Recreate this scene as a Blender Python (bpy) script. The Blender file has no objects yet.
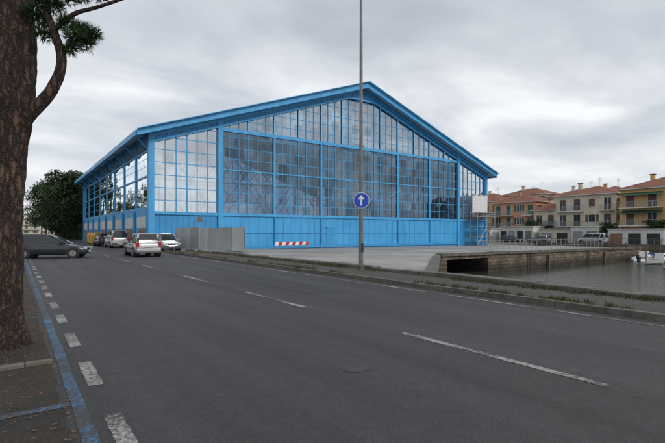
import bpy, math, random
from mathutils import Vector, Matrix, noise
random.seed(7)
scene=bpy.context.scene
COL=scene.collection
# ---------------------------------------------------------------- materials
def mat_new(name):
    m=bpy.data.materials.new(name); m.use_nodes=True
    nt=m.node_tree; b=nt.nodes["Principled BSDF"]
    return m,nt,b
def N(nt,t,**kw):
    n=nt.nodes.new(t)
    for k,v in kw.items(): setattr(n,k,v)
    return n
def simple(name,col,rough=0.6,metal=0.0,var=0.12,scale=3.0,bump=0.0,bscale=40.0,spec=0.5):
    m,nt,b=mat_new(name)
    b.inputs["Roughness"].default_value=rough; b.inputs["Metallic"].default_value=metal
    b.inputs["Specular IOR Level"].default_value=spec
    tc=N(nt,"ShaderNodeTexCoord"); no=N(nt,"ShaderNodeTexNoise")
    no.inputs["Scale"].default_value=scale; no.inputs["Detail"].default_value=6
    nt.links.new(tc.outputs["Object"],no.inputs["Vector"])
    mr=N(nt,"ShaderNodeMapRange"); mr.inputs["From Min"].default_value=.3; mr.inputs["From Max"].default_value=.7
    mr.inputs["To Min"].default_value=1-var; mr.inputs["To Max"].default_value=1+var
    nt.links.new(no.outputs["Fac"],mr.inputs["Value"])
    mx=N(nt,"ShaderNodeVectorMath",operation="SCALE"); mx.inputs[0].default_value=col[:3]
    nt.links.new(mr.outputs["Result"],mx.inputs["Scale"]); nt.links.new(mx.outputs[0],b.inputs["Base Color"])
    if bump>0:
        n2=N(nt,"ShaderNodeTexNoise"); n2.inputs["Scale"].default_value=bscale; n2.inputs["Detail"].default_value=5
        nt.links.new(tc.outputs["Object"],n2.inputs["Vector"])
        bp=N(nt,"ShaderNodeBump"); bp.inputs["Strength"].default_value=bump; bp.inputs["Distance"].default_value=.02
        nt.links.new(n2.outputs["Fac"],bp.inputs["Height"]); nt.links.new(bp.outputs[0],b.inputs["Normal"])
    return m
def ramp(nt,stops):
    r=N(nt,"ShaderNodeValToRGB"); e=r.color_ramp.elements
    while len(e)<len(stops): e.new(.5)
    for i,(p,c) in enumerate(stops):
        e[i].position=p; e[i].color=(c[0],c[1],c[2],1) if hasattr(c,'__len__') else (c,c,c,1)
    return r
def noise_n(nt,vec,scale,detail=5,rough=.55,sc=None):
    if sc:
        mp=N(nt,"ShaderNodeMapping"); mp.inputs["Scale"].default_value=sc
        nt.links.new(vec,mp.inputs["Vector"]); vec=mp.outputs[0]
    n=N(nt,"ShaderNodeTexNoise"); n.inputs["Scale"].default_value=scale; n.inputs["Detail"].default_value=detail; n.inputs["Roughness"].default_value=rough
    nt.links.new(vec,n.inputs["Vector"]); return n
def mixc(nt,fac,a,b,mode='MIX'):
    m=N(nt,"ShaderNodeMix",data_type='RGBA',blend_type=mode)
    for s,v in ((0,fac),(6,a),(7,b)):
        if hasattr(v,'is_output'): nt.links.new(v,m.inputs[s])
        else:
            m.inputs[s].default_value = v if s==0 else (v[0],v[1],v[2],1)
    return m.outputs[2]

def asphalt(name,dark,light):
    m,nt,b=mat_new(name); tc=N(nt,"ShaderNodeTexCoord"); v=tc.outputs["Object"]
    grain=noise_n(nt,v,90,4,.7); big=noise_n(nt,v,.35,5,.6,(1,.35,1)); lane=noise_n(nt,v,1.0,4,.6,(1.6,.06,1))
    base=mixc(nt,big.outputs["Fac"],dark,light)
    lr=ramp(nt,[(.35,.76),(.65,1.2)]); nt.links.new(lane.outputs["Fac"],lr.inputs[0])
    base=mixc(nt,1.0,base,lr.outputs[0],'MULTIPLY')
    mid=noise_n(nt,v,6,6,.75); mr_=ramp(nt,[(.35,.84),(.65,1.15)]); nt.links.new(mid.outputs["Fac"],mr_.inputs[0])
    base=mixc(nt,1.0,base,mr_.outputs[0],'MULTIPLY')
    gr=ramp(nt,[(.3,.45),(.5,.95),(.72,2.0)]); nt.links.new(grain.outputs["Fac"],gr.inputs[0])
    base=mixc(nt,1.0,base,gr.outputs[0],'MULTIPLY')
    vo=N(nt,"ShaderNodeTexVoronoi",feature='DISTANCE_TO_EDGE'); vo.inputs["Scale"].default_value=.28
    wn=noise_n(nt,v,1.5,5,.7); vm=N(nt,"ShaderNodeVectorMath",operation='MULTIPLY_ADD')
    nt.links.new(wn.outputs["Color"],vm.inputs[0]); vm.inputs[1].default_value=(1.1,1.1,0); nt.links.new(v,vm.inputs[2])
    nt.links.new(vm.outputs[0],vo.inputs["Vector"])
    cr=ramp(nt,[(0,.42),(.005,1)]); nt.links.new(vo.outputs["Distance"],cr.inputs[0])
    msk=noise_n(nt,v,.25,2); mr=ramp(nt,[(.48,0),(.56,1)]); nt.links.new(msk.outputs["Fac"],mr.inputs[0])
    crk=mixc(nt,mr.outputs[0],(1,1,1),cr.outputs[0])
    base=mixc(nt,1.0,base,crk,'MULTIPLY')
    nt.links.new(base,b.inputs["Base Color"])
    rr=ramp(nt,[(.3,.62),(.7,.85)]); nt.links.new(big.outputs["Fac"],rr.inputs[0]); nt.links.new(rr.outputs[0],b.inputs["Roughness"])
    bp=N(nt,"ShaderNodeBump"); bp.inputs["Strength"].default_value=.7; bp.inputs["Distance"].default_value=.012
    nt.links.new(grain.outputs["Fac"],bp.inputs["Height"]); nt.links.new(bp.outputs[0],b.inputs["Normal"])
    return m
M_road=asphalt("asphalt",(.032,.031,.033),(.050,.049,.050))
M_walk=asphalt("pavement_asphalt",(.036,.033,.028),(.075,.066,.056))

def litter_mat():
    m,nt,b=mat_new("verge_litter"); tc=N(nt,"ShaderNodeTexCoord"); v=tc.outputs["Object"]
    a=noise_n(nt,v,1.2,6,.7); c=noise_n(nt,v,45,5,.8)
    r=ramp(nt,[(.30,(.028,.027,.027)),(.46,(.040,.034,.029)),(.60,(.066,.045,.03))]); nt.links.new(a.outputs["Fac"],r.inputs[0])
    g=ramp(nt,[(.3,.35),(.5,.9),(.75,2.1)]); nt.links.new(c.outputs["Fac"],g.inputs[0])
    nt.links.new(mixc(nt,1.0,r.outputs[0],g.outputs[0],'MULTIPLY'),b.inputs["Base Color"]); b.inputs["Roughness"].default_value=.9
    bp=N(nt,"ShaderNodeBump"); bp.inputs["Strength"].default_value=1; bp.inputs["Distance"].default_value=.03
    nt.links.new(c.outputs["Fac"],bp.inputs["Height"]); nt.links.new(bp.outputs[0],b.inputs["Normal"])
    return m
M_litter=litter_mat()
def worn_paint(name,col,under=(.042,.042,.044),thr=.5):
    m,nt,b=mat_new(name); tc=N(nt,"ShaderNodeTexCoord"); v=tc.outputs["Object"]
    a=noise_n(nt,v,28,6,.75); c=noise_n(nt,v,1.3,3); 
    ad=N(nt,"ShaderNodeMath",operation='MULTIPLY_ADD'); nt.links.new(c.outputs["Fac"],ad.inputs[0]); ad.inputs[1].default_value=.6; nt.links.new(a.outputs["Fac"],ad.inputs[2])
    r=ramp(nt,[(thr+.18,1),(thr+.42,0)]); nt.links.new(ad.outputs[0],r.inputs[0])
    nt.links.new(mixc(nt,r.outputs[0],under,col),b.inputs["Base Color"]); b.inputs["Roughness"].default_value=.75
    return m
M_white=worn_paint("white_road_paint",(.36,.36,.35),thr=.47)
M_blueline=worn_paint("blue_road_paint",(.045,.20,.40),thr=.42)

def concrete(name,a,bc,scale=.25,slab=0):
    m,nt,b=mat_new(name); tc=N(nt,"ShaderNodeTexCoord"); v=tc.outputs["Object"]
    n1=noise_n(nt,v,scale,7,.65); n2=noise_n(nt,v,18,5,.7)
    r=ramp(nt,[(.35,a),(.65,bc)]); nt.links.new(n1.outputs["Fac"],r.inputs[0])
    g=ramp(nt,[(.3,.78),(.7,1.15)]); nt.links.new(n2.outputs["Fac"],g.inputs[0])
    c=mixc(nt,1.0,r.outputs[0],g.outputs[0],'MULTIPLY')
    if slab:
        br=N(nt,"ShaderNodeTexBrick"); br.offset=0; br.inputs["Scale"].default_value=1; br.inputs["Brick Width"].default_value=slab; br.inputs["Row Height"].default_value=slab
        br.inputs["Mortar Size"].default_value=.03; br.inputs["Color1"].default_value=(1,1,1,1); br.inputs["Color2"].default_value=(.88,.88,.88,1); br.inputs["Mortar"].default_value=(.5,.5,.5,1)
        nt.links.new(v,br.inputs["Vector"]); c=mixc(nt,1.0,c,br.outputs["Color"],'MULTIPLY')
    nt.links.new(c,b.inputs["Base Color"]); b.inputs["Roughness"].default_value=.85
    return m
M_apron=concrete("apron_concrete",(.22,.22,.215),(.37,.365,.35),.2,5.0)
M_ground=concrete("ground_dust",(.09,.085,.075),(.15,.14,.12))
M_kerb=concrete("kerb_stone",(.065,.06,.05),(.15,.14,.12),1.5)
def masonry(name,c1,c2,mort,bw=.7,bh=.32):
    m,nt,b=mat_new(name); tc=N(nt,"ShaderNodeTexCoord"); v=tc.outputs["Object"]
    sx=N(nt,"ShaderNodeSeparateXYZ"); nt.links.new(v,sx.inputs[0]); ad=N(nt,"ShaderNodeMath",operation='ADD')
    nt.links.new(sx.outputs[0],ad.inputs[0]); nt.links.new(sx.outputs[1],ad.inputs[1]); cx=N(nt,"ShaderNodeCombineXYZ")
    nt.links.new(ad.outputs[0],cx.inputs[0]); nt.links.new(sx.outputs[2],cx.inputs[1])
    wn=noise_n(nt,v,1.4,4,.6); wv=N(nt,"ShaderNodeVectorMath",operation='MULTIPLY_ADD'); nt.links.new(wn.outputs["Color"],wv.inputs[0]); wv.inputs[1].default_value=(.25,.14,0); nt.links.new(cx.outputs[0],wv.inputs[2])
    br=N(nt,"ShaderNodeTexBrick"); br.inputs["Scale"].default_value=1; br.inputs["Brick Width"].default_value=bw; br.inputs["Row Height"].default_value=bh; br.inputs["Mortar Size"].default_value=.02
    br.inputs["Color1"].default_value=(*c1,1); br.inputs["Color2"].default_value=(*c2,1); br.inputs["Mortar"].default_value=(*mort,1)
    nt.links.new(wv.outputs[0],br.inputs["Vector"])
    n1=noise_n(nt,v,.8,7,.7); r=ramp(nt,[(.3,.4),(.7,1.5)]); nt.links.new(n1.outputs["Fac"],r.inputs[0])
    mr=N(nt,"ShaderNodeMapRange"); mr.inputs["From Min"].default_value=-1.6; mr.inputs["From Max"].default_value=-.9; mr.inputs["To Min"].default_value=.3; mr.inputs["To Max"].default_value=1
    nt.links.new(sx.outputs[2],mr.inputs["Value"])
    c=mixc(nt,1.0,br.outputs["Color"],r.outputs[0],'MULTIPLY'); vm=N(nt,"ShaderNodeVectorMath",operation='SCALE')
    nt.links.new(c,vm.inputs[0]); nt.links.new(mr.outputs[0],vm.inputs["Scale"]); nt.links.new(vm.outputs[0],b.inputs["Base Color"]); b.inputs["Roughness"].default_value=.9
    bp=N(nt,"ShaderNodeBump"); bp.inputs["Distance"].default_value=.05; nt.links.new(br.outputs["Fac"],bp.inputs["Height"]); bp.invert=True; nt.links.new(bp.outputs[0],b.inputs["Normal"])
    return m
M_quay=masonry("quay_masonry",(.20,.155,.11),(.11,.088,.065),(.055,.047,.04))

def water_mat():
    m,nt,b=mat_new("harbour_water"); tc=N(nt,"ShaderNodeTexCoord"); v=tc.outputs["Object"]
    b.inputs["Base Color"].default_value=(.035,.045,.035,1); b.inputs["Roughness"].default_value=.05
    n=noise_n(nt,v,2.0,5,.6,(1,1.6,1)); bp=N(nt,"ShaderNodeBump"); bp.inputs["Strength"].default_value=.45; bp.inputs["Distance"].default_value=.12
    nt.links.new(n.outputs["Fac"],bp.inputs["Height"]); nt.links.new(bp.outputs[0],b.inputs["Normal"]); return m
M_water=water_mat()
def steel_blue():
    m,nt,b=mat_new("blue_painted_steel"); tc=N(nt,"ShaderNodeTexCoord"); v=tc.outputs["Object"]
    n=noise_n(nt,v,.5,6,.65); s=noise_n(nt,v,1.0,5,.6,(2.5,2.5,.15))
    r=ramp(nt,[(.3,(.048,.31,.62)),(.7,(.068,.39,.73))]); nt.links.new(n.outputs["Fac"],r.inputs[0])
    g=ramp(nt,[(.3,.82),(.6,1.04)]); nt.links.new(s.outputs["Fac"],g.inputs[0])
    nt.links.new(mixc(nt,1.0,r.outputs[0],g.outputs[0],'MULTIPLY'),b.inputs["Base Color"]); b.inputs["Roughness"].default_value=.45; return m
M_blue=steel_blue()
M_bluedk=simple("blue_sheet_steel",(.042,.28,.57),.5,var=.12,scale=.6)
M_bluelt=simple("light_blue_truss_steel",(.20,.52,.80),.5,var=.08,scale=.8)
M_roof=simple("corrugated_roof",(.42,.46,.50),.5,var=.12)
M_grey=simple("galvanised_steel",(.32,.33,.34),.45,.5,var=.12,scale=2)
M_greyd=simple("pole_grey_paint",(.16,.165,.165),.5,.2,var=.2,scale=4)
M_black=simple("black_rubber",(.015,.015,.016),.8)
M_dark=simple("dark_opening",(.02,.02,.022),.6)
M_cream=simple("cream_render",(.54,.49,.38),.85,var=.16,scale=.5,bump=.2)
M_wht=simple("white_render",(.58,.575,.54),.8,var=.14,scale=.6)
M_ochre=simple("ochre_render",(.58,.38,.15),.85,var=.16,scale=.4)
M_orange=simple("salmon_render",(.50,.27,.16),.85,var=.16,scale=.4)
M_rust=simple("brown_door",(.22,.13,.08),.7,var=.2)
M_post=simple("weathered_timber",(.10,.08,.06),.85,var=.25,scale=3)
M_green=simple("green_shutter",(.03,.08,.05),.6)
M_brown=simple("brown_shutter",(.10,.055,.035),.6)
def tile():
    m,nt,b=mat_new("terracotta_tiles"); tc=N(nt,"ShaderNodeTexCoord"); v=tc.outputs["Object"]
    n=noise_n(nt,v,1.6,6,.7); w=N(nt,"ShaderNodeTexWave"); w.inputs["Scale"].default_value=1.3; w.inputs["Distortion"].default_value=.6
    nt.links.new(v,w.inputs["Vector"]); r=ramp(nt,[(.3,(.12,.05,.032)),(.55,(.23,.09,.055)),(.75,(.29,.14,.09))]); nt.links.new(n.outputs["Fac"],r.inputs[0])
    g=ramp(nt,[(0,.7),(1,1.1)]); nt.links.new(w.outputs["Fac"],g.inputs[0])
    nt.links.new(mixc(nt,1.0,r.outputs[0],g.outputs[0],'MULTIPLY'),b.inputs["Base Color"]); b.inputs["Roughness"].default_value=.9; return m
M_tile=tile()
def glass(name,tint,base,rough=.03,pv=.10,gcol=(.9,.95,1)):
    m=bpy.data.materials.new(name); m.use_nodes=True; nt=m.node_tree; nt.nodes.clear()
    o=N(nt,"ShaderNodeOutputMaterial"); t=N(nt,"ShaderNodeBsdfTransparent"); g=N(nt,"ShaderNodeBsdfGlossy"); g.inputs["Roughness"].default_value=rough
    g.inputs["Color"].default_value=(*gcol,1)
    tc=N(nt,"ShaderNodeTexCoord"); n=noise_n(nt,tc.outputs["Object"],.22,5,.6)
    mp=N(nt,"ShaderNodeVectorMath",operation='SNAP'); mp.inputs[1].default_value=(1.033,1.033,1.15); nt.links.new(tc.outputs["Object"],mp.inputs[0])
    wn=N(nt,"ShaderNodeTexWhiteNoise"); nt.links.new(mp.outputs[0],wn.inputs["Vector"])
    ad=N(nt,"ShaderNodeMath",operation='ADD'); nt.links.new(n.outputs["Fac"],ad.inputs[0]); 
    sc=N(nt,"ShaderNodeMath",operation='MULTIPLY'); sc.inputs[1].default_value=.3; nt.links.new(wn.outputs["Value"],sc.inputs[0]); nt.links.new(sc.outputs[0],ad.inputs[1])
    r=ramp(nt,[(.35,[c*.6 for c in tint]),(.95,tint)]); nt.links.new(ad.outputs[0],r.inputs[0]); nt.links.new(r.outputs[0],t.inputs["Color"])
    f=N(nt,"ShaderNodeFresnel"); f.inputs["IOR"].default_value=1.5
    a2=N(nt,"ShaderNodeMath",operation='MULTIPLY_ADD'); nt.links.new(f.outputs[0],a2.inputs[0]); a2.inputs[1].default_value=1.6
    br=N(nt,"ShaderNodeMapRange"); br.inputs["From Min"].default_value=.35; br.inputs["From Max"].default_value=1.0; br.inputs["To Min"].default_value=max(0,base-pv*.6); br.inputs["To Max"].default_value=base+pv
    nt.links.new(ad.outputs[0],br.inputs["Value"]); nt.links.new(br.outputs[0],a2.inputs[2]); a2.use_clamp=True
    # slight ripple so that reflections break from pane to pane
    rn=N(nt,"ShaderNodeTexWhiteNoise"); nt.links.new(mp.outputs[0],rn.inputs["Vector"])
    vs=N(nt,"ShaderNodeVectorMath",operation='SUBTRACT'); vs.inputs[1].default_value=(.5,.5,.5); nt.links.new(rn.outputs["Color"],vs.inputs[0])
    ge=N(nt,"ShaderNodeNewGeometry"); va=N(nt,"ShaderNodeVectorMath",operation='MULTIPLY_ADD'); va.inputs[1].default_value=(.035,.035,.035)
    nt.links.new(vs.outputs[0],va.inputs[0]); nt.links.new(ge.outputs["Normal"],va.inputs[2]); vn=N(nt,"ShaderNodeVectorMath",operation='NORMALIZE'); nt.links.new(va.outputs[0],vn.inputs[0]); nt.links.new(vn.outputs[0],g.inputs["Normal"])
    mx=N(nt,"ShaderNodeMixShader"); nt.links.new(a2.outputs[0],mx.inputs[0]); nt.links.new(t.outputs[0],mx.inputs[1]); nt.links.new(g.outputs[0],mx.inputs[2]); nt.links.new(mx.outputs[0],o.inputs[0])
    return m
M_glassdoor=glass("tinted_hangar_glass",(.34,.46,.62),.09,pv=.13,gcol=(.62,.82,1))
M_glasslun=glass("lunette_glass",(.60,.70,.82),.30,pv=.16,gcol=(.76,.89,1))
M_glassbay=glass("clear_bay_glass",(.9,.94,.96),.50,pv=.15)
M_glassside=glass("side_wall_glass",(.85,.92,.97),.62,pv=.15,gcol=(.88,.95,1))
def winmat():
    m,nt,b=mat_new("window_glass"); b.inputs["Base Color"].default_value=(.03,.035,.04,1); b.inputs["Roughness"].default_value=.06; return m
M_win=winmat()
def bark():
    m,nt,b=mat_new("pine_bark"); tc=N(nt,"ShaderNodeTexCoord"); v=tc.outputs["Object"]
    wn=noise_n(nt,v,4,5,.7); vm=N(nt,"ShaderNodeVectorMath",operation='MULTIPLY_ADD'); nt.links.new(wn.outputs["Color"],vm.inputs[0]); vm.inputs[1].default_value=(.22,.22,.5); nt.links.new(v,vm.inputs[2])
    mp=N(nt,"ShaderNodeMapping"); mp.inputs["Scale"].default_value=(15,15,3.2); nt.links.new(vm.outputs[0],mp.inputs["Vector"])
    vo=N(nt,"ShaderNodeTexVoronoi",feature='DISTANCE_TO_EDGE'); vo.inputs["Scale"].default_value=1; nt.links.new(mp.outputs[0],vo.inputs["Vector"])
    vc=N(nt,"ShaderNodeTexVoronoi"); vc.inputs["Scale"].default_value=1; nt.links.new(mp.outputs[0],vc.inputs["Vector"])
    n=noise_n(nt,v,26,8,.8,(1,1,.28))
    cr=ramp(nt,[(0,(.016,.011,.009)),(.12,(.055,.035,.026)),(.35,(.125,.078,.058))]); nt.links.new(vo.outputs["Distance"],cr.inputs[0])
    sep=N(nt,"ShaderNodeSeparateColor"); nt.links.new(vc.outputs["Color"],sep.inputs[0])
    g=ramp(nt,[(0,(.70,.70,.73)),(1,(1.25,1.13,1.08))]); nt.links.new(sep.outputs[0],g.inputs[0])
    g2=ramp(nt,[(.32,.45),(.68,1.6)]); nt.links.new(n.outputs["Fac"],g2.inputs[0])
    c=mixc(nt,1.0,cr.outputs[0],g.outputs[0],'MULTIPLY'); c=mixc(nt,1.0,c,g2.outputs[0],'MULTIPLY'); nt.links.new(c,b.inputs["Base Color"]); b.inputs["Roughness"].default_value=.9
    h=N(nt,"ShaderNodeMath",operation='MULTIPLY_ADD'); nt.links.new(n.outputs["Fac"],h.inputs[0]); h.inputs[1].default_value=.8
    hr=ramp(nt,[(0,0),(.3,1)]); nt.links.new(vo.outputs["Distance"],hr.inputs[0]); nt.links.new(hr.outputs[0],h.inputs[2])
    bp=N(nt,"ShaderNodeBump"); bp.inputs["Strength"].default_value=1; bp.inputs["Distance"].default_value=.035; nt.links.new(h.outputs[0],bp.inputs["Height"]); nt.links.new(bp.outputs[0],b.inputs["Normal"]); return m
M_bark=bark()
M_trunk=simple("dark_tree_bark",(.035,.028,.022),.9,var=.3)
def leafmat(name,c1,c2,s=2.0):
    m,nt,b=mat_new(name); tc=N(nt,"ShaderNodeTexCoord"); n=noise_n(nt,tc.outputs["Object"],s,4,.6)
    r=ramp(nt,[(.35,c1),(.65,c2)]); nt.links.new(n.outputs["Fac"],r.inputs[0]); nt.links.new(r.outputs[0],b.inputs["Base Color"]); b.inputs["Roughness"].default_value=.7
    b.inputs["Specular IOR Level"].default_value=.25; return m
M_needle=leafmat("pine_needles",(.018,.035,.014),(.045,.085,.028),3)
M_leaf=leafmat("distant_foliage",(.014,.028,.010),(.042,.072,.024),.35)
M_weed=leafmat("weeds",(.035,.055,.02),(.10,.095,.04),2)
M_dry=leafmat("dry_leaves",(.09,.055,.035),(.17,.11,.065),9)
def paint(name,col,rough=.28,metal=.2):
    m,nt,b=mat_new(name); tc=N(nt,"ShaderNodeTexCoord"); n=noise_n(nt,tc.outputs["Object"],2.5,5,.6)
    r=ramp(nt,[(.3,[c*.85 for c in col]),(.7,col)]); nt.links.new(n.outputs["Fac"],r.inputs[0]); nt.links.new(r.outputs[0],b.inputs["Base Color"])
    b.inputs["Roughness"].default_value=rough; b.inputs["Metallic"].default_value=metal; b.inputs["Coat Weight"].default_value=.5; b.inputs["Coat Roughness"].default_value=.1; return m
# ---------------------------------------------------------------- mesh builder
class MB:
    def __init__(s): s.v=[];s.f=[];s.m=[];s.mats=[]
    def mi(s,mat):
        if mat not in s.mats: s.mats.append(mat)
        return s.mats.index(mat)
    def face(s,pts,mat):
        i=len(s.v); s.v+= [tuple(p) for p in pts]; s.f.append(tuple(range(i,i+len(pts)))); s.m.append(s.mi(mat))
    def box(s,c,d,mat,rot=0,basis=None):
        hx,hy,hz=d[0]/2,d[1]/2,d[2]/2; i=len(s.v)
        R=basis if basis else Matrix.Rotation(rot,3,'Z')
        for x in(-hx,hx):
            for y in(-hy,hy):
                for z in(-hz,hz): s.v.append(tuple(Vector(c)+R@Vector((x,y,z))))
        for q in((0,1,3,2),(4,6,7,5),(0,4,5,1),(2,3,7,6),(0,2,6,4),(1,5,7,3)):
            s.f.append(tuple(i+k for k in q)); s.m.append(s.mi(mat))
    def mm(s,a,b,mat): s.box([(a[k]+b[k])/2 for k in range(3)],[abs(b[k]-a[k]) for k in range(3)],mat)
    def beam(s,p,q,w,h,mat,up=(0,0,1)):
        p=Vector(p);q=Vector(q);d=q-p;L=d.length
        if L<1e-5:return
        x=d/L; u=Vector(up)
        if abs(x.dot(u))>.99: u=Vector((0,1,0))
        y=u.cross(x).normalized(); z=x.cross(y)
        B=Matrix((x,y,z)).transposed(); s.box((p+q)/2,(L,w,h),mat,basis=B)
    def cyl(s,p,q,r1,r2,mat,n=12,cap=True):
        p=Vector(p);q=Vector(q);x=(q-p).normalized();u=Vector((0,0,1)) if abs(x.z)<.9 else Vector((1,0,0))
        y=u.cross(x).normalized();z=x.cross(y);i=len(s.v);k=s.mi(mat)
        for c,r in((p,r1),(q,r2)):
            for j in range(n):
                a=2*math.pi*j/n; s.v.append(tuple(c+y*(r*math.cos(a))+z*(r*math.sin(a))))
        for j in range(n):
            s.f.append((i+j,i+(j+1)%n,i+n+(j+1)%n,i+n+j)); s.m.append(k)
        if cap:
            s.f.append(tuple(i+j for j in range(n))[::-1]); s.m.append(k); s.f.append(tuple(i+n+j for j in range(n))); s.m.append(k)
    def loft(s,secs,mat,close=False,cap=True):
        i=len(s.v);n=len(secs[0]);k=s.mi(mat)
        for sec in secs: s.v+=[tuple(p) for p in sec]
        for a in range(len(secs)-1):
            for j in range(n if close else n-1):
                s.f.append((i+a*n+j,i+a*n+(j+1)%n,i+(a+1)*n+(j+1)%n,i+(a+1)*n+j)); s.m.append(k)
        if cap:
            s.f.append(tuple(i+j for j in range(n))[::-1]); s.m.append(k); b=i+(len(secs)-1)*n; s.f.append(tuple(b+j for j in range(n))); s.m.append(k)
    def obj(s,name,parent=None,smooth=False,bevel=0):
        me=bpy.data.meshes.new(name); me.from_pydata(s.v,[],s.f)
        for m in s.mats: me.materials.append(m)
        me.polygons.foreach_set("material_index",s.m)
        if smooth: me.polygons.foreach_set("use_smooth",[True]*len(s.f))
        me.update(); o=bpy.data.objects.new(name,me); COL.objects.link(o)
        if parent: o.parent=parent
        if bevel:
            b=o.modifiers.new("b","BEVEL"); b.width=bevel; b.segments=2; b.limit_method='ANGLE'
        return o
def empty(name,loc=(0,0,0),rz=0):
    e=bpy.data.objects.new(name,None); COL.objects.link(e); e.location=loc; e.rotation_euler=(0,0,rz); e.empty_display_size=.2; return e
# ---------------------------------------------------------------- ground
BIG=2500
b=MB()
b.face([(-BIG,-BIG,0),(11.7,-BIG,0),(11.7,BIG,0),(-BIG,BIG,0)],M_ground)
g=b.obj("ground")
b=MB()
b.face([(11.7,10.5,0),(27.2,23.7,-.3),(27.2,300,-.3),(11.7,300,0)],M_apron)
b.face([(27.2,23.7,-.3),(66,23.7,-.5),(66,300,-.5),(27.2,300,-.3)],M_apron)
b.obj("quay_apron")
b=MB()
b.face([(66,45,-.5),(78,45,-.5),(78,300,-.5),(66,300,-.5)],M_ground)
b.face([(78,-BIG,-.5),(BIG,-BIG,-.5),(BIG,300,-.5),(78,300,-.5)],M_ground)
b.face([(11.7,300,0),(27.2,300,-.3),(66,300,-.5),(78,300,-.5),(BIG,300,-.5),(BIG,BIG,-.5),(11.7,BIG,0)],M_ground)
b.obj("far_ground")
b=MB(); b.face([(11.6,-BIG,-1.9),(79,-BIG,-1.9),(79,46,-1.9),(11.6,46,-1.9)],M_water); b.obj("water")
b=MB()
def qw(p,q,z0,z1,zb=-3):
    b.face([(p[0],p[1],zb),(q[0],q[1],zb),(q[0],q[1],z1),(p[0],p[1],z0)],M_quay)
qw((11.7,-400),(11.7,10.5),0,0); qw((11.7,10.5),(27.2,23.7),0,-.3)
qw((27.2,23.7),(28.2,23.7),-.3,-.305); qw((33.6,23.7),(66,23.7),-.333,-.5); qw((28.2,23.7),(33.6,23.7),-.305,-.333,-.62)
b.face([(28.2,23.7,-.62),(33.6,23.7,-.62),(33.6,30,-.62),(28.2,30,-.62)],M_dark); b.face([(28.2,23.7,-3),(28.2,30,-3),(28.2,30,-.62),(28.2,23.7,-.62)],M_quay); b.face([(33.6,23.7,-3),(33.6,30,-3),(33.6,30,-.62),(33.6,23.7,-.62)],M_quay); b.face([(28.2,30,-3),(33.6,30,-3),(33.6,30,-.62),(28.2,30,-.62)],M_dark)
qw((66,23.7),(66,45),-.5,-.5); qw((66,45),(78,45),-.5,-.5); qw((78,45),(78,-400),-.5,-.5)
y=27.3
while y<65:
    l=random.uniform(1.1,1.9); b.box((y+l/2,23.8+random.uniform(-.03,.03),-.215-(y-27)*.0052+random.uniform(-.02,.02)),(l-.03,.55,.22),M_kerb); y+=l
b.beam((12,10.85,.03),(27.1,23.75,-.22),.5,.14,M_kerb)
b.beam((78.3,44.5,-.4),(78.3,-100,-.4),.5,.25,M_kerb)
for x in(43.1,55.2): b.mm((x,23.45,-1.9),(x+.2,23.69,-.7),M_post)
for x in(39.6,51.3):
    for dx_ in(0,.4): b.mm((x+dx_,23.58,-2),(x+dx_+.05,23.64,-.35),M_post)
    for k in range(6): b.mm((x+.05,23.59,-.6-k*.28),(x+.4,23.63,-.57-k*.28),M_post)
b.obj("quay_wall")
b=MB(); b.face([(.0,-60,.004),(9.4,-60,.004),(9.4,1400,.004),(.0,1400,.004)],M_road); b.obj("road")
b=MB()
def wobbly(b,x0,x1,y0,y1,z,mat,seg=.25,j=.006):
    n=max(1,int((y1-y0)/seg))
    L=[(x0+random.uniform(-j,j),y0+(y1-y0)*i/n) for i in range(n+1)]; Rr=[(x1+random.uniform(-j,j),y0+(y1-y0)*i/n) for i in range(n+1)]
    for i in range(n): b.face([(*L[i],z),(*Rr[i],z),(*Rr[i+1],z),(*L[i+1],z)],mat)
wobbly(b,-9,.35,-20,60,.008,M_litter,.12,.025)
b.face([(-9,60,.008),(.35,60,.008),(.35,240,.008),(-9,240,.008)],M_litter)
b.obj("verge")
b=MB()
for k in range(-3,45):
    y=2.1+5.9*k; wobbly(b,4.94,5.06,y,y+3,.009,M_white)
for k in range(-4,22):
    y=3.3+1.9*k; wobbly(b,.62,.76,y,y+1,.009,M_white,.1)
wobbly(b,8.87,8.97,-20,36,.009,M_white)
wobbly(b,.42,.53,-8,34,.009,M_blueline,.2,.008)
b.obj("road_markings")
b=MB()
for y in(-.5,4.7,9.9,15.1,20.3): b.face([(-1.7,y,.0125),(.412,y,.0125),(.412,y+.11,.0125),(-1.7,y+.11,.0125)],M_blueline)
b.obj("parking_bay_markings")
M_patch=asphalt("asphalt_patch",(.028,.028,.029),(.043,.043,.044)); M_cover=simple("cast_iron_cover",(.055,.054,.052),.6,.3,var=.25,scale=20,bump=.5,bscale=60)
b=MB()
wobbly(b,6.1,7.25,9.5,15.4,.0065,M_patch,.5,.03); wobbly(b,1.9,2.7,14,24,.0065,M_patch,.5,.03)
n=24; b.face([(3.25+.17*math.cos(2*math.pi*i/n),4.1+.17*math.sin(2*math.pi*i/n),.0085) for i in range(n)],M_cover)
b.obj("asphalt_patches")
b=MB()
b.mm((9.55,-60,-.1),(11.3,36,.12),M_walk)
y=-60
while y<36:
    b.mm((9.4+random.uniform(-.008,.008),y+.006,-.1),(9.548,y+.99,.125+random.uniform(-.006,.006)),M_kerb); y+=1
b.obj("pavement")
b=MB(); y=-60
while y<30:
    l=random.uniform(.8,1.5); dz=random.uniform(-.03,.03)
    b.mm((11.302,y+.01,-.2),(11.72+random.uniform(-.03,.03),y+l-.01,.24+dz),M_kerb); y+=l
b.obj("stone_edging_wall",bevel=.025)
b=MB()
for k in range(6):
    b.mm((-1.3+k*.28,6.35+random.uniform(-.02,.02),0),(-1.03+k*.28,6.47,.05),M_kerb)
b.obj("tree_pit_kerb",bevel=.01)
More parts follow.
